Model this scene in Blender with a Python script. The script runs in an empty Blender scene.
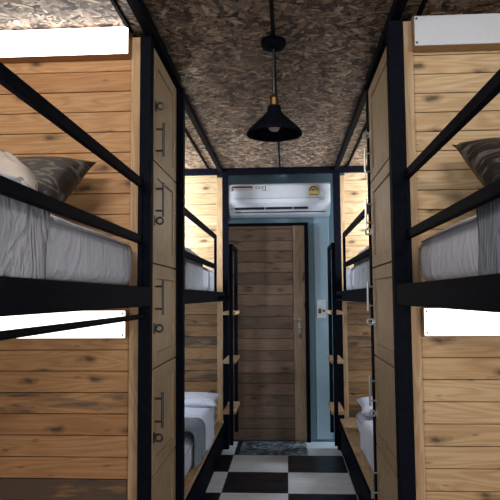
import bpy, bmesh, math, random
from mathutils import Vector, Matrix, noise as mnoise
random.seed(7)
scene = bpy.context.scene
COL = scene.collection
R = math.radians

# ------------------------------------------------------------------ node helpers
class NT:
    def __init__(s, name):
        s.m = bpy.data.materials.new(name); s.m.use_nodes = True
        s.t = s.m.node_tree; s.n = s.t.nodes; s.l = s.t.links
        s.b = s.n['Principled BSDF']
    def node(s, typ, ins=None, **props):
        nd = s.n.new(typ)
        for k, v in props.items(): setattr(nd, k, v)
        for k, v in (ins or {}).items(): s.put(nd.inputs[k], v)
        return nd
    def put(s, sock, v):
        if isinstance(v, bpy.types.NodeSocket): s.l.new(v, sock)
        else: sock.default_value = v
    def math(s, op, a, b=0.0, c=None):
        nd = s.n.new('ShaderNodeMath'); nd.operation = op
        s.put(nd.inputs[0], a); s.put(nd.inputs[1], b)
        if c is not None: s.put(nd.inputs[2], c)
        return nd.outputs[0]
    def coord(s, which='Object'):
        return s.n.new('ShaderNodeTexCoord').outputs[which]
    def mapping(s, v, scale=(1,1,1), loc=(0,0,0), rot=(0,0,0)):
        return s.node('ShaderNodeMapping', {'Vector': v, 'Scale': scale, 'Location': loc, 'Rotation': rot}).outputs[0]
    def noise(s, v, scale=5, detail=4, rough=.5, dist=0):
        return s.node('ShaderNodeTexNoise', {'Vector': v, 'Scale': scale, 'Detail': detail, 'Roughness': rough, 'Distortion': dist}).outputs[0]
    def ramp(s, f, stops, interp='LINEAR'):
        nd = s.n.new('ShaderNodeValToRGB'); s.put(nd.inputs[0], f)
        cr = nd.color_ramp; cr.interpolation = interp
        while len(cr.elements) < len(stops): cr.elements.new(.5)
        for e, (p, c) in zip(cr.elements, stops):
            e.position = p; e.color = (*c, 1) if len(c) == 3 else c
        return nd.outputs[0]
    def mix(s, f, a, b, mode='MIX'):
        nd = s.n.new('ShaderNodeMix'); nd.data_type = 'RGBA'; nd.blend_type = mode
        s.put(nd.inputs[0], f)
        for k, v in ((6, a), (7, b)):
            s.put(nd.inputs[k], (*v, 1) if isinstance(v, tuple) and len(v) == 3 else v)
        return nd.outputs[2]
    def bump(s, h, strength=.3, dist=.01):
        nd = s.node('ShaderNodeBump', {'Height': h, 'Strength': strength, 'Distance': dist})
        s.l.new(nd.outputs[0], s.b.inputs['Normal'])
    def set(s, **k):
        for kk, v in k.items():
            nm = {'color': 'Base Color', 'rough': 'Roughness', 'metal': 'Metallic', 'spec': 'Specular IOR Level',
                  'emit': 'Emission Color', 'estr': 'Emission Strength', 'sheen': 'Sheen Weight'}[kk]
            s.put(s.b.inputs[nm], (*v, 1) if isinstance(v, tuple) and len(v) == 3 else v)
        return s

def simple(name, color, rough=.5, metal=0, spec=.5, var=.12, scale=30, bump=0):
    n = NT(name); v = n.coord()
    f = n.noise(v, scale, 4)
    dark = tuple(c*(1-var) for c in color); lite = tuple(min(1, c*(1+var)) for c in color)
    n.set(color=n.ramp(f, [(.3, dark), (.7, lite)]), rough=rough, metal=metal, spec=spec)
    if bump: n.bump(f, bump, .005)
    return n.m

def fabric(name, color, var, crease):
    n = NT(name); v = n.coord()
    wr = n.noise(n.mapping(v, (4.2, 4.2, 2.6)), 1.5, 3, .5, 1.6)
    rg = n.math('ABSOLUTE', n.math('MULTIPLY_ADD', wr, 2.0, -1.0))
    f = n.noise(v, 7, 3)
    dark = tuple(c*(1-var) for c in color); lite = tuple(min(1, c*(1+var)) for c in color)
    n.set(color=n.ramp(f, [(.3, dark), (.7, lite)]), rough=.9, spec=.15)
    n.bump(rg, crease, .05)
    return n.m

def glow(name, color, strength):
    n = NT(name); v = n.coord()
    f = n.noise(v, 8, 2)
    n.set(color=n.ramp(f, [(.3, (.80, .80, .80)), (.7, (.86, .86, .86))]), rough=.35, emit=color, estr=strength)
    return n.m

def plank_mat(name, pale, mid, deep, along=0, rough=.62, spec=.35, knots=1.0):
    """boards: per-board tone / stain / seed come from mesh attributes"""
    n = NT(name)
    at = lambda a: n.node('ShaderNodeAttribute', attribute_name=a).outputs['Fac']
    tone, stain, seed = at('tone'), at('stain'), at('seed')
    comb = n.node('ShaderNodeCombineXYZ', {0: n.math('MULTIPLY', seed, 13.1), 1: n.math('MULTIPLY', seed, 7.7), 2: n.math('MULTIPLY', seed, 5.3)}).outputs[0]
    v = n.node('ShaderNodeVectorMath', {0: n.coord(), 1: comb}, operation='ADD').outputs[0]
    def sc(a, c):
        r = [c, c, c]; r[along] = a; return tuple(r)
    fine = n.noise(n.mapping(v, sc(2.5, 70)), 1.6, 5, .6)
    wav = n.noise(n.mapping(v, sc(1.1, 9)), 1.3, 2, .4, .4)
    rings = n.math('SINE', n.math('MULTIPLY', wav, 75.0))
    rings = n.math('MULTIPLY_ADD', rings, .5, .5)
    base = n.ramp(tone, [(0, deep), (.5, mid), (1, pale)])
    darker = n.mix(1.0, base, (.58, .44, .34), 'MULTIPLY')
    c = n.mix(n.math('MULTIPLY', rings, .48), base, darker)
    c = n.mix(n.math('MULTIPLY', n.math('SUBTRACT', .62, fine), 1.3), c, darker)
    blot = n.noise(n.mapping(v, sc(1.6, 6)), 2.0, 3, .5)
    c = n.mix(n.math('MULTIPLY', n.math('SUBTRACT', blot, .5), 1.0), c, n.mix(1.0, base, (1.18, .98, .86), 'MULTIPLY'))
    # knots
    sx = n.node('ShaderNodeSeparateXYZ', {0: v}).outputs
    la, ac_ = (sx[along], sx[0 if along else 2])
    wob = n.node('ShaderNodeTexNoise', {'Vector': v, 'Scale': 14.0, 'Detail': 2.0}).outputs[0]
    def spots(fa, fc, thr, r0, r1, off):
        vd = n.node('ShaderNodeCombineXYZ', {0: n.math('ADD', n.math('MULTIPLY_ADD', la, fa, off), n.math('MULTIPLY', wob, .35)), 1: n.math('ADD', n.math('MULTIPLY', ac_, fc), n.math('MULTIPLY', wob, .25))}).outputs[0]
        vor = n.node('ShaderNodeTexVoronoi', {'Vector': vd, 'Scale': 1.0}, voronoi_dimensions='2D')
        pk = n.math('GREATER_THAN', n.node('ShaderNodeSeparateColor', {0: vor.outputs['Color']}).outputs[0], thr)
        return n.ramp(vor.outputs['Distance'], [(r0*.4, (1, 1, 1)), (r0, (.5, .5, .5)), (r1, (0, 0, 0))]), pk
    kn, pick = spots(3.6, 9.5, .55, .11, .21, 0)
    fl, fpick = spots(8, 27, .88, .08, .17, 5)
    c = n.mix(n.math('MULTIPLY', n.math('MULTIPLY', fl, fpick), .6*knots), c, (.06, .03, .018))
    kn = n.math('MULTIPLY', n.math('MULTIPLY', kn, pick), .85*knots)
    c = n.mix(kn, c, (.045, .022, .013))
    # weather stain
    st = n.noise(n.mapping(v, sc(2.2, 16)), 1.5, 5, .65, .5)
    sm = n.math('MULTIPLY', n.ramp(n.math('ADD', st, n.math('MULTIPLY_ADD', stain, .42, -.30)), [(.42, (0, 0, 0)), (.62, (1, 1, 1))]), .82)
    c = n.mix(sm, c, (.045, .036, .030))
    n.set(color=c, rough=rough, spec=spec)
    n.bump(n.math('SUBTRACT', fine, n.math('MULTIPLY', kn, .3)), .18, .004)
    return n.m

M = {}
M['steel'] = simple('black_painted_steel', (.0052, .0060, .0100), .6, 0, .015, .25, 40, .04)
M['pine'] = plank_mat('pine_boards', (.565, .345, .165), (.45, .235, .10), (.27, .13, .055))
M['pine_r'] = plank_mat('pale_pine_boards', (.64, .48, .29), (.50, .335, .175), (.30, .175, .085))
M['pine_v'] = plank_mat('pine_trim', (.60, .43, .26), (.50, .32, .165), (.36, .20, .09), along=2, knots=.4)
M['pine_y'] = plank_mat('pine_side_boards', (.60, .44, .27), (.48, .32, .175), (.30, .18, .09), along=1, knots=.5)
M['door_wood'] = plank_mat('weathered_door_boards', (.36, .245, .165), (.19, .125, .085), (.085, .06, .046))
M['door_stile'] = plank_mat('weathered_door_stile', (.36, .26, .17), (.25, .175, .11), (.15, .10, .07), along=2)
M['locker'] = plank_mat('rubberwood_doors', (.46, .35, .215), (.37, .275, .16), (.28, .20, .115), along=2, rough=.5, knots=.12)
M['sheet'] = fabric('white_bed_sheet', (.53, .555, .65), .03, .3)
M['duvet'] = fabric('pale_grey_duvet', (.42, .435, .50), .10, .75)
M['grey_duvet'] = fabric('blue_grey_duvet', (.22, .25, .30), .10, .7)
M['chrome'] = simple('brushed_steel', (.55, .55, .53), .32, 1, .5, .08, 60)
M['gunmetal'] = simple('dark_pewter', (.07, .07, .07), .4, 1, .5, .1, 60)
M['pewter'] = simple('dull_steel', (.22, .215, .20), .4, 1, .5, .1, 60)
M['brass'] = simple('aged_brass', (.26, .165, .06), .33, 1, .5, .2, 60)
M['ac_white'] = simple('air_conditioner_white', (.52, .535, .58), .22, 0, .5, .02, 20)
M['ac_dark'] = simple('black_louvre', (.006, .007, .01), .5, 0, .3, .2, 20)
M['plastic'] = simple('white_plastic', (.62, .64, .64), .35, 0, .5, .03, 20)
M['wall_blue'] = simple('pale_blue_paint', (.22, .34, .41), .6, 0, .3, .06, 4, .03)
M['wall_light'] = simple('lighter_blue_paint', (.34, .47, .56), .55, 0, .3, .05, 4, .03)
M['wall_plain'] = simple('off_white_paint', (.42, .40, .37), .8, 0, .3, .08, 3, .03)
M['bulb'] = simple('frosted_bulb_glass', (.60, .60, .62), .12, 0, .6, .03, 20)
M['red_ink'] = simple('brown_red_ink', (.10, .035, .03), .6, 0, .3, .1, 20)
M['pink_ink'] = simple('pale_red_ink', (.42, .24, .20), .6, 0, .3, .1, 20)
M['grey_ink'] = simple('grey_ink', (.25, .26, .28), .6, 0, .3, .1, 20)
M['label_yellow'] = simple('yellow_label', (.62, .44, .14), .5, 0, .3, .06, 20)
M['label_black'] = simple('black_ink', (.02, .02, .02), .5, 0, .3, .1, 20)
M['lit'] = glow('lit_diffuser', (1.0, .965, .90), 6)
M['lit_low'] = glow('lit_lower_diffuser', (1.0, .96, .89), 2.3)
M['dim'] = simple('unlit_white_acrylic', (.56, .565, .60), .35, 0, .3, .03, 8)

def osb():
    n = NT('oriented_strand_board'); v = n.coord()
    warp = n.node('ShaderNodeTexNoise', {'Vector': v, 'Scale': 22.0, 'Detail': 2.0}).outputs['Color']
    cols = []
    for k, (ang, sc) in enumerate(((.1, 1.3), (1.1, .95), (1.6, .85), (2.1, 1.0), (.65, 1.15), (2.6, 1.2))):
        vv = n.mapping(n.mapping(v, (1, 1, 1), (0, 0, 0), (0, 0, ang)), (14*sc, 46*sc, 1), (k*3.7, k*1.9, 0))
        vv = n.node('ShaderNodeVectorMath', {0: vv, 1: n.node('ShaderNodeVectorMath', {0: warp, 'Scale': 1.5}, operation='SCALE').outputs[0]}, operation='ADD').outputs[0]
        vo = n.node('ShaderNodeTexVoronoi', {'Vector': vv, 'Scale': 1.0, 'Randomness': 1.0})
        sp = n.node('ShaderNodeSeparateColor', {0: vo.outputs['Color']})
        cols.append((sp.outputs[0], sp.outputs[1], vo.outputs['Distance']))
    # topmost flake of four wins by its random height
    tone, height, dist = cols[0]
    for t2, h2, d2 in cols[1:]:
        m = n.math('GREATER_THAN', h2, height)
        mx = lambda a, b: n.node('ShaderNodeMix', {0: m, 2: a, 3: b}).outputs[0]
        tone, dist = mx(tone, t2), mx(dist, d2)
        height = n.math('MAXIMUM', height, h2)
    c = n.ramp(tone, [(0, (.020, .012, .008)), (.25, (.10, .062, .040)), (.5, (.26, .17, .11)), (.8, (.42, .30, .205)), (1, (.68, .54, .41))])
    c = n.mix(n.ramp(dist, [(.35, (0, 0, 0)), (.75, (.6, .6, .6))]), c, (.05, .03, .02))
    fibre = n.noise(n.mapping(v, (60, 60, 1)), 1.5, 4, .7)
    c = n.mix(n.math('MULTIPLY', fibre, .45), c, n.mix(1.0, c, (.55, .5, .46), 'MULTIPLY'))
    n.set(color=c, rough=n.ramp(tone, [(0, (.7,)*3), (1, (.42,)*3)]), spec=.4)
    n.bump(n.math('ADD', n.math('MULTIPLY', tone, .6), n.math('MULTIPLY', dist, -.5)), .45, .006)
    return n.m
M['osb'] = osb()

def checker():
    n = NT('checkered_vinyl'); v = n.coord()
    vv = n.mapping(v, (1/.449, 1/.483, 1), (.003/.449, -4.612/.483 + 10, .5))
    ck = n.node('ShaderNodeTexChecker', {'Vector': vv, 'Color1': (.70, .72, .75, 1), 'Color2': (.010, .011, .018, 1), 'Scale': 1.0})
    sm = n.noise(n.mapping(v, (2.5, 9, 1)), 2.0, 5, .65)
    c = n.mix(n.ramp(sm, [(.5, (0, 0, 0)), (.75, (.55, .55, .55))]), ck.outputs[0], n.mix(1.0, ck.outputs[0], (.55, .53, .50), 'MULTIPLY'))
    n.set(color=c, rough=n.ramp(sm, [(.3, (.30,)*3), (.7, (.5,)*3)]), spec=.4)
    return n.m
M['checker'] = checker()

def pillow_mat():
    n = NT('dark_satin_leaf_print'); v = n.coord()
    w = n.node('ShaderNodeTexNoise', {'Vector': n.mapping(v, (5, 14, 5), rot=(0, 0, .7)), 'Scale': 1.3, 'Detail': 3.0, 'Distortion': .6}).outputs[0]
    leaf = n.math('SINE', n.math('MULTIPLY', w, 28.0))
    c = n.ramp(n.math('MULTIPLY_ADD', leaf, .5, .5), [(0, (.012, .012, .014)), (.55, (.022, .018, .017)), (.85, (.055, .042, .034)), (1, (.13, .115, .10))])
    n.set(color=c, rough=.5, spec=.35)
    return n.m
M['pillow'] = pillow_mat()

def floral():
    n = NT('cream_dotted_cotton'); v = n.coord()
    vo = n.node('ShaderNodeTexVoronoi', {'Vector': v, 'Scale': 16.0})
    d = n.ramp(vo.outputs['Distance'], [(.14, (1, 1, 1)), (.22, (0, 0, 0))])
    b = n.ramp(n.noise(v, 5, 3), [(.4, (.60, .52, .46)), (.6, (.62, .60, .60))])
    n.set(color=n.mix(n.math('MULTIPLY', d, .8), b, (.13, .11, .11)), rough=.9, spec=.2)
    return n.m
M['floral'] = floral()

def mat_fibre():
    n = NT('grey_mat_pile'); v = n.coord()
    f = n.noise(n.mapping(v, (1, 1, 1)), 22, 6, .75)
    g = n.noise(v, 4, 2)
    n.set(color=n.ramp(n.math('ADD', f, n.math('MULTIPLY_ADD', g, .5, -.25)), [(.38, (.02, .023, .03)), (.52, (.10, .115, .135)), (.66, (.34, .37, .40))]), rough=.95, spec=.1)
    n.bump(f, .6, .01)
    return n.m
M['mat'] = mat_fibre()

# ------------------------------------------------------------------ mesh helpers
class MB:
    def __init__(s):
        s.bm = bmesh.new(); s.tone = s.bm.verts.layers.float.new('tone')
        s.stain = s.bm.verts.layers.float.new('stain'); s.seed = s.bm.verts.layers.float.new('seed')
    def mark(s, vs, tone, stain, seed):
        for v in vs: v[s.tone] = tone; v[s.stain] = stain; v[s.seed] = seed
    def box(s, x0, x1, y0, y1, z0, z1, tone=None, stain=0, seed=None, rot=None):
        x0, x1 = sorted((x0, x1)); y0, y1 = sorted((y0, y1)); z0, z1 = sorted((z0, z1))
        r = bmesh.ops.create_cube(s.bm, size=1)['verts']
        c = Vector(((x0+x1)/2, (y0+y1)/2, (z0+z1)/2)); d = (x1-x0, y1-y0, z1-z0)
        for v in r:
            p = Vector((v.co.x*d[0], v.co.y*d[1], v.co.z*d[2]))
            if rot: p = rot @ p
            v.co = p + c
        s.mark(r, random.uniform(.3, .8) if tone is None else tone, stain, random.random()*9 if seed is None else seed)
        return s
    def cyl(s, a, b, r, seg=20, r2=None):
        a, b = Vector(a), Vector(b); d = b-a
        q = Vector((0, 0, 1)).rotation_difference(d.normalized()).to_matrix().to_4x4()
        bmesh.ops.create_cone(s.bm, cap_ends=True, segments=seg, radius1=r, radius2=r if r2 is None else r2, depth=d.length,
                              matrix=Matrix.Translation((a+b)/2) @ q)
        return s
    def torus(s, c, R_, r, axis='Y', seg=24, sub=10):
        ring = []
        for i in range(seg):
            a = 2*math.pi*i/seg; row = []
            for j in range(sub):
                b = 2*math.pi*j/sub
                u, w, h = (R_+r*math.cos(b))*math.cos(a), (R_+r*math.cos(b))*math.sin(a), r*math.sin(b)
                p = {'Y': (u, h, w), 'X': (h, u, w), 'Z': (u, w, h)}[axis]
                row.append(s.bm.verts.new(Vector(c)+Vector(p)))
            ring.append(row)
        for i in range(seg):
            for j in range(sub):
                s.bm.faces.new((ring[i][j], ring[(i+1) % seg][j], ring[(i+1) % seg][(j+1) % sub], ring[i][(j+1) % sub]))
        return s
    def lathe(s, prof, c, seg=40, closed=False):
        rows = []
        for r, z in prof:
            rows.append([s.bm.verts.new((c[0]+r*math.cos(2*math.pi*i/seg), c[1]+r*math.sin(2*math.pi*i/seg), c[2]+z)) for i in range(seg)])
        n = len(rows)
        for k in range(n if closed else n-1):
            a, b = rows[k], rows[(k+1) % n]
            for i in range(seg):
                s.bm.faces.new((a[i], a[(i+1) % seg], b[(i+1) % seg], b[i]))
        if not closed:
            s.bm.faces.new(rows[0]); s.bm.faces.new(rows[-1])
        return s
    def prism(s, pts, y0, y1):
        """outline in XZ pushed along Y"""
        a = [s.bm.verts.new((x, y0, z)) for x, z in pts]; b = [s.bm.verts.new((x, y1, z)) for x, z in pts]
        s.bm.faces.new(a); s.bm.faces.new(b[::-1])
        for i in range(len(pts)):
            j = (i+1) % len(pts); s.bm.faces.new((a[i], b[i], b[j], a[j]))
        return s
    def build(s, name, mat, parent=None, bevel=0, smooth=False, seg=2):
        bmesh.ops.recalc_face_normals(s.bm, faces=s.bm.faces)
        me = bpy.data.meshes.new(name); s.bm.to_mesh(me); s.bm.free()
        me.materials.append(mat)
        o = bpy.data.objects.new(name, me); COL.objects.link(o)
        if parent:
            o.parent = parent
            o.matrix_parent_inverse = Matrix.Translation(-parent.location)
        if smooth:
            for p in me.polygons: p.use_smooth = True
        if bevel:
            md = o.modifiers.new('bevel', 'BEVEL'); md.width = bevel; md.segments = seg; md.limit_method = 'ANGLE'; md.angle_limit = R(40)
        return o

def grid_mesh(name, fn, nu, nv, mat, parent=None, wrap_u=False, caps=False, thick=0, subd=0):
    bm = bmesh.new()
    rows = [[bm.verts.new(fn(i/(nu if wrap_u else nu-1), j/(nv-1))) for i in range(nu)] for j in range(nv)]
    for j in range(nv-1):
        for i in range(nu if wrap_u else nu-1):
            k = (i+1) % nu
            bm.faces.new((rows[j][i], rows[j][k], rows[j+1][k], rows[j+1][i]))
    if caps: bm.faces.new(rows[0][::-1]); bm.faces.new(rows[-1])
    bmesh.ops.recalc_face_normals(bm, faces=bm.faces)
    me = bpy.data.meshes.new(name); bm.to_mesh(me); bm.free(); me.materials.append(mat)
    for p in me.polygons: p.use_smooth = True
    o = bpy.data.objects.new(name, me); COL.objects.link(o)
    if parent: o.parent = parent; o.matrix_parent_inverse = Matrix.Translation(-parent.location)
    if thick:
        md = o.modifiers.new('thickness', 'SOLIDIFY'); md.thickness = thick; md.offset = -1
    if subd:
        md = o.modifiers.new('smooth', 'SUBSURF'); md.levels = subd; md.render_levels = subd
    return o

def tag(o, label, cat=None, group=None, kind=None):
    o['label'] = label
    if cat: o['category'] = cat
    if group: o['group'] = group
    if kind: o['kind'] = kind
    return o
def empty(name, loc, label, cat, group=None):
    o = bpy.data.objects.new(name, None); COL.objects.link(o); o.location = loc; o.empty_display_size = .1
    return tag(o, label, cat, group)
def struct(o, label, cat):
    return tag(o, label, cat, None, 'structure')

H_CEIL = 2.46
# ------------------------------------------------------------------ setting
struct(MB().box(-1.8, 1.8, -1.6, 5.68, -.05, 0).build('floor', M['checker']), 'black and white checkered vinyl floor of the aisle', 'floor')
struct(MB().box(-1.8, 1.8, -1.6, 5.68, H_CEIL, H_CEIL+.04).build('ceiling', M['osb']), 'brown strand board ceiling over aisle and bunks', 'ceiling')
struct(MB().box(-1.86, -1.8, -1.6, 5.68, -.05, H_CEIL+.04).build('wall_left', M['wall_plain']), 'outer wall behind the left bunks', 'wall')
struct(MB().box(1.8, 1.86, -1.6, 5.68, -.05, H_CEIL+.04).build('wall_right', M['wall_plain']), 'outer wall behind the right bunks', 'wall')
# back wall with door opening  (door x -.525..+.18)
wb = MB()
wb.box(-1.8, -.575, 5.60, 5.68, 0, H_CEIL).box(-.575, .20, 5.60, 5.68, 1.995, H_CEIL).box(.20, 1.8, 5.60, 5.68, 0, H_CEIL).box(-.575, .20, 5.65, 5.68, 0, 1.995)
struct(wb.build('wall_back', M['wall_blue']), 'pale blue painted end wall around the plank door', 'wall')
# entrance end, behind the camera: wide opening added to let light in
wf = MB()
wf.box(-1.8, -1.25, -1.66, -1.6, -.05, H_CEIL).box(1.25, 1.8, -1.66, -1.6, -.05, H_CEIL).box(-1.25, 1.25, -1.66, -1.6, 2.2, H_CEIL+.04)
wf.box(-1.25, 1.25, -1.66, -1.6, -.05, .35)
struct(wf.build('wall_front', M['wall_plain']), 'entrance end wall with a wide opening added to let light in', 'wall')

struct(MB().box(.263, .401, 5.585, 5.60, .02, 2.3).build('trim_1', M['wall_light'], bevel=.003), 'lighter blue vertical board on the end wall right of the door', 'trim')

# door ---------------------------------------------------------------
dr = empty('door_1', (-.17, 5.580, 0), 'dark weathered plank door at the end of the aisle', 'door'); dr['kind'] = 'structure'
b = MB(); z = .012
dt = [.35, .30, .42, .38, .5, .38, .62, .45, .70, .55, .35, .42, .6, .72, .45, .68, .5, .62, .55, .5]
ds = [.5, .45, .3, .5, .3, .55, .2, .35, .1, .25, .55, .35, .1, .05, .45, .05, .25, .1, .2, .3]
i = 0
while z < 1.965 - .02:
    h = [.105, .092, .11, .098][i % 4]; z1 = min(z+h, 1.970)
    b.box(-.545, .062, 5.558, 5.588, z+.0015, z1-.0015, tone=dt[i % 20], stain=ds[i % 20], seed=i*1.37); z = z1; i += 1
b.build('board_panel', M['door_wood'], dr, .003)
s = MB().box(.064, .172, 5.552, 5.590, .012, 1.970, tone=.75, stain=.12, seed=3).build('door_stile', M['door_stile'], dr, .003)
hd = MB().box(.105, .128, 5.544, 5.552, .98, 1.12).cyl((.117, 5.544, 1.085), (.117, 5.508, 1.085), .008)
hd.cyl((.117, 5.510, 1.085), (.066, 5.510, 1.085), .007).cyl((.117, 5.544, 1.01), (.117, 5.428, 1.01), .009)
tag(hd.build('handle', M['pewter'], dr, .001), 'small dull steel lever handle')
fr = MB().box(-.585, .206, 5.540, 5.600, 1.972, 1.995).box(.172, .206, 5.540, 5.600, 0, 1.972).box(-.585, -.548, 5.540, 5.600, 0, 1.995)
fr = fr.build('door_frame', M['steel'], dr, .002)

# light switch --------------------------------------------------------
sw = MB().box(0.280, 0.360, 5.568, 5.585, 1.113, 1.278).build('wall_switch', M['plastic'], bevel=.004)
tag(sw, 'small white switch plate on the blue wall right of the door', 'switch')
MB().box(0.292, 0.317, 5.562, 5.569, 1.22, 1.265).build('rocker', M['plastic'], sw, .002)
MB().box(0.292, 0.317, 5.562, 5.569, 1.155, 1.20).build('rocker', M['gunmetal'], sw, .002)
MB().cyl((.343, 5.569, 1.18), (.343, 5.555, 1.18), .011).build('knob', M['gunmetal'], sw)

# door mat -------------------------------------------------------------
def matf(u, v):
    x = -.415+.575*u; y = 5.10+.44*v
    return Vector((x+.006*mnoise.noise((u*6, v*9, 1)), y+.008*mnoise.noise((u*9, v*5, 4)), .012+.004*mnoise.noise((u*14, v*10, 2))))
tag(grid_mesh('door_mat', matf, 40, 24, M['mat'], thick=.010), 'mottled dark grey door mat on the floor before the plank door', 'mat')

# headwalls -----------------------------------------------------------
def boards(b, x0, x1, yf, yb, zref, h, z0, z1, tones, stains, seed0=0):
    """horizontal boards aligned so that a joint sits at zref; tones/stains are indexed by joint number"""
    b.box(x0, x1, yb-.003, yb+.004, z0, z1, tone=.1)          # backing sheet added to stop light leaking through the joints
    k = math.floor((z0-zref)/h)
    while zref+k*h < z1-1e-4:
        a, c = max(z0, zref+k*h), min(z1, zref+(k+1)*h)
        if c-a > .004:
            rr = random.Random(seed0*100+k)
            t = tones.get(k, rr.uniform(.4, .85)); st = stains.get(k, rr.choice((0, .05, .1, .25)))
            b.box(x0, x1, yf+rr.uniform(0, .0015), yb, a+.0013, c-.0013, tone=t, stain=st, seed=seed0+k*1.713)
        k += 1
    return b
Y_L, Y_R, Y_B = 2.485, 2.42, 5.35
# joints are measured board by board; index = joint below the board, counted from the reference joint
tl = {0: .7, -1: .72, -2: .66, -3: .62, -4: .40, -5: .55, -6: .5, -7: .3}
sl = {0: .1, -1: .18, -2: .0, -3: .62, -4: .10, -5: .12, -6: .10, -7: 1.12}
b = boards(MB(), -1.79, -.655, Y_L, Y_L+.025, 1.094, .0875, 0, 1.31, tl, sl, 1)
tl = {1: .6, 0: .75, -1: .5, -2: .72, -3: .78, -4: .75, -5: .72, -6: .72, -7: .68, -8: .7}
sl = {0: .1, -1: .30, -2: .2, -3: .0, -4: .12, -5: .1, -6: 0, -7: .1}
boards(b, -1.79, -.655, Y_L, Y_L+.025, 2.287, .089, 1.31, H_CEIL-.002, tl, sl, 3)
struct(b.build('wall_left_headboard', M['pine'], bevel=.0025), 'warm pine plank headwall of the near left bunks', 'wall')
struct(MB().box(-.654, -.607, Y_L-.012, Y_L+.02, 0, H_CEIL-.03, tone=.6, stain=.0, seed=2).build('trim_2', M['pine_v'], bevel=.002), 'pine batten edging the near left plank headwall', 'trim')
tr = {0: .8, -1: .55, -2: .62, -3: .85, -4: .8, -5: .65, -6: .75, -7: .65, -8: .62}
sr = {0: .1, -1: .12, -2: .18, -3: 0, -4: 0, -5: .15, -6: .1, -7: .05, -8: .25}
b = boards(MB(), .527, 1.79, Y_R, Y_R+.025, 1.152, .085, 0, 1.31, tr, sr, 2)
tr = {0: .72, -1: .8, -2: .88, -3: .8, -4: .75, -5: .8, -6: .9, -7: .9, -8: .8}
sr = {0: .1, -1: .1, -2: 0, -3: .25, -4: 0, -5: .1, -6: 0}
boards(b, .527, 1.79, Y_R, Y_R+.025, 2.290, .0795, 1.31, H_CEIL-.002, tr, sr, 4)
struct(b.build('wall_right_headboard', M['pine_r'], bevel=.0025), 'pale pine plank headwall of the near right bunks', 'wall')
struct(MB().box(.487, .526, Y_R-.012, Y_R+.02, 0, H_CEIL-.03, tone=.8, stain=.0, seed=5).build('trim_3', M['pine_v'], bevel=.002), 'pine batten edging the near right plank headwall', 'trim')
for s, nm, tn, nt, lab in ((-1, 'wall_left_end_headboard', 'trim_4', -.617, 'left'), (1, 'wall_right_end_headboard', 'trim_5', .530, 'right')):
    x0, x1 = sorted((s*1.79, nt)); rr = random.Random(4)
    ts = {k: random.Random(k+7*s).uniform(-.15, .25) if k < 2 else random.Random(k+7*s).uniform(.6, 1) for k in range(-14, 14)}  # lamplight put into the tone: same wood, dark below the bunk, pale above
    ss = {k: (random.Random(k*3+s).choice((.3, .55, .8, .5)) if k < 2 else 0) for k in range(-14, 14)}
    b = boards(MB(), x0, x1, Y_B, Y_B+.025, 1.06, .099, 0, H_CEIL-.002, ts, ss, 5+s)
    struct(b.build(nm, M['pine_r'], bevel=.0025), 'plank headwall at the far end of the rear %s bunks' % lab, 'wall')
    t0, t1 = sorted((nt, s*.568 if s < 0 else .490))
    struct(MB().box(t0, t1, Y_B-.012, Y_B+.02, 0, H_CEIL-.07, tone=.85, seed=8+s).build(tn, M['pine_v'], bevel=.002), 'pale batten edging the far %s plank headwall' % lab, 'trim')
# partitions between locker bays and rear bunks
b = boards(MB(), -1.79, -.60, 3.05, 3.074, 1.0, .1, 0, H_CEIL-.002, {}, {}, 21)
struct(b.build('wall_left_partition', M['pine'], bevel=.002), 'plank partition between left locker and rear bunks', 'wall')
b = boards(MB(), .49, 1.79, 3.145, 3.169, 1.0, .1, 0, H_CEIL-.002, {}, {}, 22)
struct(b.build('wall_right_partition', M['pine_r'], bevel=.002), 'plank partition between right locker and rear bunks', 'wall')

# ceiling steelwork
for k, (x0, x1, y0, y1, z0, lab) in enumerate((
    (-.585, -.540, -1.6, 3.04, 2.415, 'black steel ceiling rail above the near left bunk edge'),
    (.430, .470, -1.6, 3.13, 2.415, 'black steel ceiling rail above the near right bunk edge'),
    (-.590, -.555, 3.12, 5.27, 2.42, 'black steel ceiling rail above the rear left bunk edge'),
    (.435, .470, 3.21, 5.27, 2.42, 'black steel ceiling rail above the rear right bunk edge'),
    (-1.79, 1.79, 5.27, 5.315, 2.405, 'black steel cross beam before the air conditioner'))):
    struct(MB().box(x0, x1, y0, y1, z0, H_CEIL).build('trim_%d' % (6+k), M['steel'], bevel=.003), lab, 'beam')
for k, (x, y0, y1, lab) in enumerate(((-.655, -1.6, 2.47, 'thin black ceiling strip over the near left bunk'), (.552, -1.6, 2.40, 'thin black ceiling strip over the near right bunk'),
                                  (-.68, 3.08, 5.27, 'thin black ceiling strip over the rear left bunk'), (.55, 3.18, 5.27, 'thin black ceiling strip over the rear right bunk'))):
    struct(MB().box(x-.008, x+.008, y0, y1, H_CEIL-.014, H_CEIL).build('trim_%d' % (11+k), M['steel'], bevel=.002), lab, 'trim')

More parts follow.
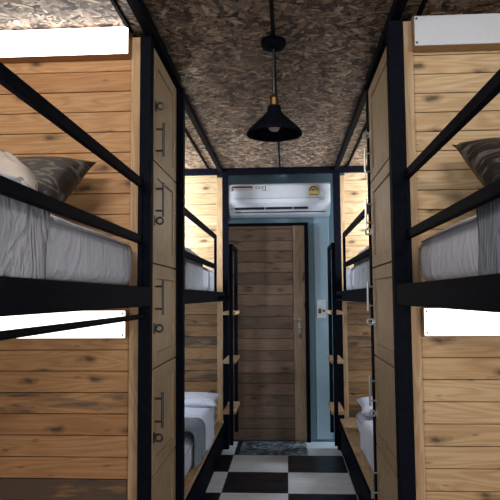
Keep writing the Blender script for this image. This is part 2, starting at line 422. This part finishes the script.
# ------------------------------------------------------------------ light boxes
def light_box(x0, x1, y, z0, z1, lit, wood, label, face=-1, end=1):
    """wooden valance box with a white face; face -1 looks to the entrance, +1 to the far end; y = wall plane"""
    d = .07; yf = y+face*d
    o = empty('light_box', ((x0+x1)/2, y, z0), label, 'light', 'bunk light boxes')
    h = MB()
    ya, yb = sorted((y+face*.001, yf-face*.008))
    h.box(x0, x1, ya, yb, z0, z0+.012, tone=.55, seed=2)
    h.box(x0, x0+.014, ya, yb, z0+.012, z1, tone=.5, seed=3).box(x1-.014, x1, ya, yb, z0+.012, z1, tone=.5, seed=4)
    h.box(x0+.014, x1-.014, ya, yb, z1-.01, z1, tone=.55, seed=6)
    h.build('housing', wood, o, .0015)
    fa, fb = sorted((yf, yf-face*.0075))
    MB().box(x0, x1, fa, fb, z0, z1).build('diffuser', lit, o, .002)
    for zx in (z0+.012, z1-.012):
        xx = (x1-.008) if end > 0 else (x0+.008)
        MB().cyl((xx, yf+face*.0025, zx), (xx, yf-face*.001, zx), .0045, 12).build('screw', M['gunmetal'], o)
    return o
light_box(-1.44, -.655, Y_L, 2.337, 2.452, M['lit'], M['pine'], 'lit white light box under the ceiling above the near left upper bunk', end=1)
light_box(-1.44, -.656, Y_L, 1.148, 1.258, M['lit_low'], M['pine'], 'lit white light box under the near left upper bunk', end=1)
light_box(.522, 1.40, Y_R, 2.302, 2.424, M['dim'], M['pine_r'], 'unlit white light box under the ceiling above the near right upper bunk', end=-1)
light_box(.528, 1.40, Y_R, 1.157, 1.262, M['lit_low'], M['pine_r'], 'lit white light box under the near right upper bunk', end=-1)

# ------------------------------------------------------------------ bunk beds
def bunk(s, face, y0, y1, posts, label, go, guard_end=None, mat_in=1.5):
    """s: -1 left, +1 right; face: |x| of the aisle-side face"""
    o = empty('bunk_bed', (s*face, (y0+y1)/2, 0), label, 'bunk bed', 'steel bunk beds along the aisle')
    X = lambda a: s*(face+a)       # a metres into the bay
    for (pa0, pa1, pa, pb) in posts:
        MB().box(X(pa0), X(pa1), pa, pb, 0, 2.414).build('post', M['steel'], o, .003)
    for yy in ((y0+.0, y1-.055)):
        MB().box(X(mat_in-face+.05), X(mat_in-face+.0), yy, yy+.05, 0, 2.38).build('outer_post', M['steel'], o, .003)
    # side board and deck of the upper bunk
    MB().box(X(0), X(.032), y0+.01, y1-.005, 1.275, 1.354).build('side_board', M['steel'], o, .003)
    MB().box(X(mat_in-face), X(mat_in-face-.04), y0+.05, y1-.055, 1.272, 1.352).build('side_board', M['steel'], o, .003)
    MB().box(X(.033), X(mat_in-face-.041), y0+.01, y1-.01, 1.285, 1.315).build('deck', M['pine_y'], o)
    # guard rails
    ye = guard_end if guard_end else y1-.035
    for zr in (1.768, 1.532):
        MB().box(X(go), X(go+.022), y0+.03, ye, zr, zr+.034).build('guard_rail', M['steel'], o, .003)
    gu = MB().box(X(go+.001), X(go+.021), ye-.03, ye+.0, 1.354, 1.80)
    gu.build('rail_upright', M['steel'], o, .003)
    # lower bunk
    lz = .225 if s < 0 else .245
    MB().box(X(.0), X(.04), y0+.01, y1-.005, lz-.065, lz).build('lower_rail', M['steel'], o, .003)
    MB().box(X(.018), X(.030), y0+.06, y1-.01, .0, lz-.066).build('kick_board', M['steel'], o, .002)
    MB().box(X(.015), X(mat_in-face-.01), y0+.02, y1-.01, lz+.001, lz+.022, tone=.75, stain=.12).build('lower_deck', M['pine_y'], o, .002)
    return o
bl = bunk(-1, .557, .32, 2.485, ((0, .048, 2.43, 2.483), (0, .048, .32, .375)), 'black steel bunk bed nearest on the left, under a lit light box', .030)
b = MB().cyl((-.582, .38, 1.235), (-.582, 2.43, 1.235), .010, 16)
tag(b.build('curtain_rod', M['steel'], bl, smooth=False), 'thin black rod under the upper bunk')
br = bunk(1, .425, .32, 2.42, ((-.005, .055, 2.36, 2.418), (-.005, .055, .32, .375)), 'black steel bunk bed nearest on the right, beside the unlit light box', .043, mat_in=1.45)
rl = bunk(-1, .540, 3.09, 5.34, ((-.012, .048, 3.05, 3.11), (-.03, .020, 5.27, 5.325)), 'black steel bunk bed at the rear left, with a ladder beside the door', .005, guard_end=4.72)
rr_ = bunk(1, .432, 3.18, 5.34, ((.008, .060, 3.15, 3.205), (-.008, .052, 5.27, 5.325)), 'black steel bunk bed at the rear right, with a ladder by the blue wall', .010, guard_end=4.70, mat_in=1.45)
# ladders of the rear bunks (parts with sub-parts)
def ladder(s, bed, x, ya, yb, inner):
    f = MB().box(s*(x-.012), s*(x+.018), ya, ya+.03, .16, 1.735).build('ladder', M['steel'], bed, .002)
    def sub(n, mb, m): return mb.build(n, m, f, .002)
    sub('stile', MB().box(s*(x-.012), s*(x+.018), yb-.03, yb, .16, 1.735), M['steel'])
    sub('top_bar', MB().box(s*(x-.012), s*(x+.018), ya+.03, yb-.03, 1.707, 1.735), M['steel'])
    sub('bracket', MB().box(s*(x+.018), s*inner, ya+.004, ya+.026, 1.29, 1.32), M['steel'])
    for z in (.391, .785, 1.168):
        t = MB().box(s*(x-.028), s*(x+.070), ya+.034, yb-.034, z, z+.026, tone=.72, stain=.05)
        tag(sub('tread', t, M['pine_y']), 'bare wooden tread')
ladder(-1, rl, .437, 4.75, 5.25, .541)
ladder(1, rr_, .372, 4.75, 5.25, .433)

# ------------------------------------------------------------------ lockers
def locker(s, face, y0, y1, label, metal):
    o = empty('locker', (s*face, (y0+y1)/2, 0), label, 'locker', 'wooden lockers between the bunks')
    X = lambda a: s*(face+a)
    c = MB()
    c.box(X(.022), X(.46), y0, y0+.018, .06, 2.41, tone=.8, seed=1).box(X(.022), X(.46), y1-.018, y1, .06, 2.41, tone=.6, seed=2)
    c.box(X(.44), X(.46), y0+.018, y1-.018, .06, 2.41, tone=.5, seed=3)
    zs = [.10, .565, 1.010, 1.455, 1.900, 2.40]
    for z in zs: c.box(X(.022), X(.44), y0+.018, y1-.018, z-.009, z+.009, tone=.6, seed=z*3)
    c.box(X(.04), X(.44), y0+.018, y1-.018, .0, .09, tone=.3)
    c.build('carcass', M['locker'], o, .0015)
    yh = y0+.048 if s < 0 else y1-.045
    ring = [.27, .725, 1.18, 1.64, 2.145]; hand = [.385, .835, 1.31, 1.735, 2.0]
    for k in range(5):
        a, t = zs[k]+.003, zs[k+1]-.003
        fw = .075
        d = MB()
        d.box(X(0), X(.02), y0+.002, y0+fw, a, t, tone=.62, seed=k+.3).box(X(0), X(.02), y1-fw, y1-.002, a, t, tone=.55, seed=k+.7)
        d.box(X(0), X(.02), y0+fw, y1-fw, a, a+.06, tone=.5, seed=k+.1).box(X(0), X(.02), y0+fw, y1-fw, t-.06, t, tone=.58, seed=k+.9)
        dd = d.build('door', M['locker'], o, .0025)
        MB().box(X(.009), X(.018), y0+fw, y1-fw, a+.06, t-.06, tone=.72, stain=.08, seed=k*1.9).build('inset_panel', M['locker'], dd)
        zc = hand[k]
        h = MB().cyl((X(-.032), yh, zc-.075), (X(-.032), yh, zc+.075), .0055, 12)
        for q in (-.048, .048): h.cyl((X(.002), yh, zc+q), (X(-.032), yh, zc+q), .0045, 10)
        tag(h.build('handle', metal, dd, smooth=False), 'slim metal bar handle')
        yr = yh-.022 if s < 0 else yh
        h = MB().torus((X(-.022), yr, ring[k]), .0145, .0048).box(X(-.0025), X(.0), yr-.016, yr+.016, ring[k]-.022, ring[k]+.022).box(X(-.011), X(0), yr-.004, yr+.004, ring[k]-.006, ring[k]+.006)
        tag(h.build('hasp_ring', metal, dd), 'padlock hasp ring')
    return o
locker(-1, .562, 2.512, 3.046, 'tall wooden five door locker between the two left bunks', M['gunmetal'])  # darker metal than the right locker: shade of the unlit side put into colour
locker(1, .446, 2.447, 3.14, 'tall wooden five door locker between the two right bunks', M['chrome'])

# ------------------------------------------------------------------ pendant lamp and conduit
PX, PY = -.045, 2.62
ld = empty('pendant_lamp', (PX, PY, H_CEIL), 'black cone pendant lamp with brass socket hanging over the aisle', 'lamp')
MB().lathe([(.001, 0), (.054, 0), (.056, -.006), (.056, -.022), (.050, -.034), (.030, -.040), (.001, -.040)], (PX, PY, H_CEIL)).build('canopy', M['steel'], ld, smooth=True)
MB().cyl((PX, PY, H_CEIL-.038), (PX, PY, 2.205), .0042, 12).cyl((PX, PY, 2.28), (PX, PY, 2.215), .0075, 12).build('rod', M['gunmetal'], ld)
MB().lathe([(.001, .052), (.010, .052), (.012, .045), (.017, .042), (.019, .036), (.019, .006), (.022, .002), (.022, -.006), (.001, -.006)], (PX, PY, 2.158), 28).build('socket', M['brass'], ld, smooth=False)
sh = [(.020, .012), (.027, .010), (.030, .004), (.031, -.016), (.060, -.046), (.096, -.080), (.116, -.100), (.123, -.112), (.1245, -.120), (.1215, -.1205), (.114, -.103), (.093, -.082), (.057, -.048), (.028, -.019), (.020, .004)]
MB().lathe(sh, (PX, PY, 2.148), 56, closed=True).build('shade', M['steel'], ld, smooth=True)
bu = [(.001, .030), (.013, .028), (.014, .0), (.022, -.018), (.029, -.038), (.030, -.052), (.026, -.066), (.016, -.077), (.001, -.081)]
MB().lathe(bu, (PX, PY, 2.122), 28).build('bulb', M['bulb'], ld, smooth=True)
c = MB().cyl((PX, -1.6, H_CEIL-.008), (PX, PY-.05, H_CEIL-.008), .0085, 12)
tag(c.build('cable_conduit', M['steel']), 'thin black cable conduit on the ceiling before the pendant lamp, nearest the viewer', 'conduit', 'ceiling conduits')
c = MB().cyl((PX, PY+.05, H_CEIL-.006), (PX, 5.268, H_CEIL-.006), .0065, 12)
tag(c.build('cable_conduit', M['steel']), 'thin black cable conduit on the ceiling from the pendant lamp to the cross beam', 'conduit', 'ceiling conduits')

# ------------------------------------------------------------------ air conditioner
ac = empty('air_conditioner', (-.05, 5.6020, 2.0460), 'white wall mounted air conditioner above the plank door', 'air conditioner')
x0, x1 = -.515, .405
prof = [(5.5970, 2.0460), (5.5970, 2.3410), (5.4120, 2.3410), (5.3840, 2.3340), (5.3740, 2.3160), (5.3700, 2.1960), (5.3740, 2.1610), (5.4020, 2.1140), (5.4220, 2.0880), (5.4520, 2.0610), (5.5120, 2.0460)]
b = MB()
A = [b.bm.verts.new((x0, y, z)) for y, z in prof]; B = [b.bm.verts.new((x1, y, z)) for y, z in prof]
b.bm.faces.new(A); b.bm.faces.new(B[::-1])
for i in range(len(prof)):
    j = (i+1) % len(prof); b.bm.faces.new((A[i], B[i], B[j], A[j]))
b.build('body', M['ac_white'], ac, .006, seg=3)
# dark outlet in three sections, along the sloping underside
rot = Matrix.Rotation(R(-37), 3, 'X')
for (a, c) in ((-.455, -.190), (-.176, .062), (.076, .205)):
    MB().box(a, c, 5.3930, 5.4010, 2.0980, 2.1320, rot=rot).build('air_outlet', M['ac_dark'], ac)
MB().box(-.455, .36, 5.4210, 5.4270, 2.0760, 2.0820, rot=rot).build('louver', M['ac_dark'], ac)
MB().box(-.46, .36, 5.3650, 5.3710, 2.1940, 2.1980).build('panel_seam', M['grey_ink'], ac)
st = MB().box(-.495, -.155, 5.3685, 5.3715, 2.2580, 2.3220).build('sticker', M['ac_white'], ac)
MB().box(-.478, -.293, 5.3675, 5.3690, 2.2940, 2.3120).build('print_band', M['red_ink'], st)
tb = MB()
rr = random.Random(3); x = -.475
while x < -.30:
    w = rr.uniform(.006, .02); tb.box(x, x+w, 5.3675, 5.3690, 2.2760, 2.2850); x += w+.005
tb.build('small_print', M['pink_ink'], st)
tb = MB()
for q in range(3): tb.box(-.27+q*.028, -.252+q*.028, 5.3675, 5.3690, 2.2820, 2.3100)
tb.build('pictograms', M['grey_ink'], st)
MB().box(-.486, -.479, 5.3675, 5.369, 2.262, 2.314).box(-.4795, -.468, 5.3675, 5.369, 2.274, 2.288).build('corner_mark', M['label_black'], st)
MB().box(-.182, -.175, 5.3675, 5.369, 2.269, 2.318).box(-.21, -.181, 5.3675, 5.369, 2.269, 2.274).build('corner_mark', M['label_black'], st)
# yellow energy label with its arched gauge
lx, lz = .255, 2.240
el = MB().box(lx-.043, lx+.043, 5.3675, 5.3695, lz-.022, lz+.022)
pts = [(lx+.043*math.cos(t), lz+.022+.048*math.sin(t)) for t in [math.pi*k/16 for k in range(17)]]
el.prism(pts, 5.3675, 5.3695)
el = el.build('energy_label', M['label_yellow'], ac)
def arc(r0, r1, n=16, t0=0, t1=math.pi): 
    P = [(lx+r1*math.cos(t0+(t1-t0)*k/n), lz+.020+1.1*r1*math.sin(t0+(t1-t0)*k/n)) for k in range(n+1)]
    return P + [(lx+r0*math.cos(t0+(t1-t0)*k/n), lz+.020+1.1*r0*math.sin(t0+(t1-t0)*k/n)) for k in range(n, -1, -1)]
g = MB()
for k in range(5):
    g.prism(arc(.027, .040, 4, math.pi*(k+.08)/5, math.pi*(k+.92)/5), 5.3665, 5.3680)
g.prism(arc(.008, .018, 12), 5.3665, 5.3680)
g.box(lx-.040, lx+.040, 5.3665, 5.3680, lz-.018, lz-.012)
g.build('gauge_print', M['label_black'], el)
MB().cyl((.335, 5.3740, 2.2410), (.335, 5.3665, 2.2410), .013, 20).build('sensor_button', M['plastic'], ac)
MB().box(.30, .352, 5.3665, 5.3710, 2.1780, 2.1820).build('name_plate', M['grey_ink'], ac)

# ------------------------------------------------------------------ mattresses and bedding
def mattress(s, xe, xi, y0, y1, z0, z1, label, group):
    """rounded block with soft sides: xe = aisle-side edge, xi = inner edge (|x|)"""
    r = .045; per = []
    W, H = xi-xe, z1-z0
    def loop(w, h, n=7):
        pts = []
        for cx, cz, a0 in ((w-r, h-r, 0), (r, h-r, 90), (r, r, 180), (w-r, r, 270)):
            for k in range(n):
                a = R(a0+90*k/(n-1)); pts.append((cx+r*math.cos(a), cz+r*math.sin(a)))
        out = []
        for i in range(len(pts)):
            p, q = pts[i], pts[(i+1) % len(pts)]
            L = math.hypot(q[0]-p[0], q[1]-p[1]); m = max(1, int(L/.04))
            for k in range(m): out.append((p[0]+(q[0]-p[0])*k/m, p[1]+(q[1]-p[1])*k/m))
        return out
    per = loop(W, H); n = len(per); ny = max(12, int((y1-y0)/.03))
    def f(u, v):
        p = per[int(round(u*n)) % n]
        e = min(v, 1-v)*(y1-y0)                      # rounded ends
        k = 1 if e > r else math.sqrt(max(0, 1-((r-e)/r)**2))
        ins = (1-k)*.022
        cx, cz = W/2, H/2
        px = cx+(p[0]-cx)*(1-ins/ W*2); pz = cz+(p[1]-cz)*(1-ins/H*2)
        y = y0+(y1-y0)*v
        bulge = .006*math.sin(math.pi*min(1, max(0, pz/H)))
        nn = .006*mnoise.noise((px*5, y*4, pz*9+s))
        dx = -1 if px < .05 else 0
        sag = -.012*math.exp(-((px-0.0)/.05)**2)*0
        return Vector((s*(xe+px+dx*(bulge+nn)), y, z0+max(0, pz+(nn if pz > H*.6 else 0)+sag)))
    o = grid_mesh('mattress', f, n, ny, M['sheet'], wrap_u=True, caps=True)
    tag(o, label, 'mattress', group)
    # piping seam near the top edge
    sm = MB().cyl((s*(xe-.004), y0+.05, z1-.03), (s*(xe-.004), y1-.05, z1-.03), .003, 8)
    sm.build('piping', M['sheet'], o, smooth=True)
    return o
GM = 'white sheeted mattresses'
mattress(-1, .645, 1.46, .40, 2.482, 1.352, 1.55, 'white mattress on the near left upper bunk behind the guard rail', GM)
mattress(1, .533, 1.41, .40, 2.417, 1.352, 1.55, 'white mattress on the near right upper bunk behind the guard rail', GM)
mattress(-1, .614, 1.46, 3.16, 5.25, 1.352, 1.55, 'white mattress on the rear left upper bunk near the door', GM)
mattress(1, .512, 1.41, 3.22, 5.25, 1.352, 1.55, 'white mattress on the rear right upper bunk near the blue wall', GM)
mattress(-1, .594, 1.46, 3.16, 5.02, .249, .43, 'white mattress on the rear left lower bunk near the floor', GM)
mattress(1, .537, 1.41, 3.22, 4.86, .269, .41, 'white mattress on the rear right lower bunk on bare wood', GM)

def drape(name, s, xe, ztop, zbot, depth, y0, y1, mat, label, cat, amp=.02, fold=9, seed=0, thick=.010, group=None, puff=.03, skew=0):
    """cover lying on a mattress and hanging over its aisle-side edge"""
    drop = ztop-zbot; r = .05
    L = depth+drop-r*.429
    def f(u, v):
        d = u*L; y = y0+(y1-y0)*v
        t = depth-r
        if d < t: x, z = xe+depth-d, ztop
        elif d < t+r*1.571:
            a = (d-t)/r; x, z = xe+r-r*math.sin(a)*1.0, ztop-r+r*math.cos(a)
        else:
            x, z = xe, ztop-r-(d-t-r*1.571)
        hang = max(0, min(1, (d-t)/(drop+.01)))
        e = min(1, min(v, 1-v)*8)
        n1 = mnoise.noise((y*fold, d*2.5, seed)); n2 = mnoise.noise((y*fold*2.3, d*6, seed+5))
        z += e*(1-hang)*(puff*(.5+.5*mnoise.noise((y*3, d*3, seed+9)))+amp*.6*n1)
        x -= hang*(amp*(1.15+n1)+.3*amp*n2)*e+.003 + (1-hang)*0
        yy = y + .025*mnoise.noise((d*5, v*3, seed+2)) + skew*hang
        return Vector((s*x, yy, z))
    o = grid_mesh(name, f, 60, 64, mat, thick=thick)
    return tag(o, label, cat, group)
drape('duvet', -1, .631, 1.592, 1.356, .28, .50, 1.54, M['duvet'], 'pale grey crumpled duvet hanging over the near left upper mattress', 'duvet', seed=1, amp=.008, puff=.05)
drape('duvet', 1, .517, 1.580, 1.356, .60, .50, 1.645, M['grey_duvet'], 'blue grey duvet hanging over the near right upper mattress', 'duvet', seed=12, amp=.008, puff=.045)
drape('blanket', -1, .598, 1.60, 1.358, .5, 3.55, 4.26, M['duvet'], 'grey blanket humped over the rear left upper mattress', 'blanket', seed=21, amp=.006, puff=.05)
drape('blanket', 1, .496, 1.60, 1.358, .5, 3.35, 4.40, M['duvet'], 'grey blanket humped over the rear right upper mattress', 'blanket', seed=23, amp=.006, puff=.05)
drape('blanket', -1, .566, .50, .27, .5, 3.72, 4.10, M['grey_duvet'], 'grey blanket folded across the rear left lower mattress', 'blanket', seed=31, amp=.010, puff=.03)
drape('bed_sheet', -1, .562, .475, .262, .5, 4.17, 4.59, M['sheet'], 'white sheet draped over the far part of the rear left lower mattress', 'sheet', seed=33, amp=.012, puff=.03)
drape('bed_sheet', 1, .512, .435, .275, .5, 3.35, 4.36, M['sheet'], 'white sheet folded over the rear right lower mattress beside the locker', 'sheet', seed=35, amp=.010, puff=.03)

# crumpled dotted quilt heaped on the left upper bunk
def heap(u, v):
    a = 2*math.pi*u; t = v
    e = math.cos((1-t)*math.pi/2)
    rad = math.sin((1-t)*math.pi/2+1e-3) if True else 0
    nz = 1+.22*mnoise.noise((math.cos(a)*1.7, math.sin(a)*1.7, t*2.3))
    x, y = .25*rad*math.cos(a)*nz, .20*rad*math.sin(a)*nz
    z = .245*math.sin(t*math.pi/2)**.8*nz
    return Vector((-1.01+x, 1.77+y, 1.565+max(0, z+.02*mnoise.noise((x*9, y*9, 3)))))
def heap2(u, v): return heap(u, .001+.998*v)
q = grid_mesh('quilt', heap2, 64, 36, M['floral'], wrap_u=True, caps=True)
tag(q, 'cream dotted quilt heaped beside the dark pillow on the left upper bunk', 'quilt')

def pillow(name, w, h, t, mat, loc, rot, label, cat='pillow', group=None):
    bm = bmesh.new(); n = 28; top, bot = {}, {}
    for i in range(n+1):
        for j in range(n+1):
            u, v = -1+2*i/n, -1+2*j/n
            pin = 1-.10*(1-abs(u)**2)*abs(v)**3; pin2 = 1-.10*(1-abs(v)**2)*abs(u)**3
            k = max(0, (1-abs(u)**2.6)*(1-abs(v)**2.6))**.45
            zz = t/2*k*(1+.12*mnoise.noise((u*2.2, v*2.2, w*10)))
            x, y = u*w/2*pin2, v*h/2*pin
            top[i, j] = bm.verts.new((x, y, zz))
            bot[i, j] = top[i, j] if i in (0, n) or j in (0, n) else bm.verts.new((x, y, -zz))
    for i in range(n):
        for j in range(n):
            bm.faces.new((top[i, j], top[i+1, j], top[i+1, j+1], top[i, j+1]))
            q4 = [bot[i, j], bot[i, j+1], bot[i+1, j+1], bot[i+1, j]]
            if len(set(q4)) == 4 and not all(q in top.values() for q in q4):
                try: bm.faces.new(q4)
                except ValueError: pass
    bmesh.ops.recalc_face_normals(bm, faces=bm.faces)
    me = bpy.data.meshes.new(name); bm.to_mesh(me); bm.free(); me.materials.append(mat)
    for p in me.polygons: p.use_smooth = True
    o = bpy.data.objects.new(name, me); COL.objects.link(o); o.location = loc; o.rotation_euler = rot
    return tag(o, label, cat, group)
GP = 'dark satin pillows'
pillow('pillow', .66, .46, .17, M['pillow'], (-1.10, 2.185, 1.722), (R(36), 0, R(-3)), 'dark brown patterned pillow leaning on the left plank headwall', group=GP)
pillow('pillow', .66, .46, .17, M['pillow'], (.975, 2.135, 1.735), (R(40), 0, R(4)), 'black leaf patterned pillow leaning on the right plank headwall', group=GP)
pillow('pillow', .50, .34, .085, M['sheet'], (-.79, 4.84, .492), (R(6), 0, 0), 'white pillow at the far end of the rear left lower bunk', group='white pillows')
pillow('pillow', .50, .34, .11, M['sheet'], (.775, 4.62, .486), (R(8), 0, 0), 'white pillow at the far end of the rear right lower bunk', group='white pillows')

# ------------------------------------------------------------------ added fill lights and world
w = bpy.data.worlds.new('sky'); scene.world = w; w.use_nodes = True
bg = w.node_tree.nodes['Background']; bg.inputs[0].default_value = (.72, .84, 1, 1); bg.inputs[1].default_value = .5
def area(name, loc, rot, sx, sy, power, color):
    l = bpy.data.lights.new(name, 'AREA'); l.shape = 'RECTANGLE'; l.size = sx; l.size_y = sy; l.energy = power; l.color = color
    o = bpy.data.objects.new(name, l); COL.objects.link(o); o.location = loc; o.rotation_euler = rot
    return o
area('fill_through_opening', (0, -1.58, 1.3), (R(90), 0, 0), 2.4, 1.8, 38, (.74, .87, 1))  # added frontal fill in the opening, stands in for daylight
area('fill_beside_door', (1.15, 5.49, 1.25), (0, R(90), 0), 2.0, .18, 14, (.62, .82, 1))  # added cool fill for the blue wall and door end, no window built
# added fills without fixtures at the near bunks' foot ends, to brighten the headwalls
area('fill_left_upper_bunk', (-1.02, .40, 2.41), (R(80), 0, 0), .75, .08, 24, (1, .92, .82))
area('fill_right_upper_bunk', (.95, .40, 2.40), (R(80), 0, 0), .75, .08, 17, (1, .95, .88))
area('fill_left_lower_bunk', (-1.02, .40, 1.18), (R(84), 0, 0), .75, .10, 2.6, (1, .92, .82))
area('fill_right_lower_bunk', (.95, .40, 1.18), (R(84), 0, 0), .75, .10, 11, (1, .95, .88))
def aimed(name, loc, to, size, power, color):
    o = area(name, loc, (0, 0, 0), size, size, power, color)
    o.rotation_euler = (Vector(to)-Vector(loc)).to_track_quat('-Z', 'Y').to_euler()
aimed('fill_rear_upper_left', (-1.5, 4.95, 2.1), (-.75, 5.35, 1.85), .25, 42, (.86, .94, 1))  # unseen fills added in the rear upper bunks to whiten the planks
aimed('fill_rear_upper_right', (1.42, 4.95, 2.1), (.68, 5.35, 1.85), .25, 42, (.86, .94, 1))
aimed('fill_rear_lower_left', (-1.35, 4.45, 1.15), (-.2, 4.6, .1), .25, 8, (.80, .90, 1))  # unseen fills added in the rear lower bunks to brighten floor and bedding
aimed('fill_rear_lower_right', (1.28, 4.45, 1.15), (.1, 4.6, .1), .25, 8, (.80, .90, 1))

# ------------------------------------------------------------------ camera
cam = bpy.data.cameras.new('camera'); cam.sensor_width = 36; cam.lens = 43.2; cam.clip_start = .02
co = bpy.data.objects.new('camera', cam); COL.objects.link(co)
rot = Matrix.Rotation(R(3.43), 3, 'Z') @ Matrix.Rotation(R(90+4.48), 3, 'X') @ Matrix.Rotation(R(-.4), 3, 'Z')
co.matrix_world = Matrix.Translation((0, 0, 1.31)) @ rot.to_4x4()
scene.camera = co
scene.view_settings.view_transform = 'Standard'; scene.view_settings.look = 'None'
scene.view_settings.gamma = 1; scene.view_settings.use_curve_mapping = False
scene.view_settings.exposure = 0.0
scene.cycles.max_bounces = 10; scene.cycles.diffuse_bounces = 6; scene.cycles.caustics_reflective = False; scene.cycles.caustics_refractive = False
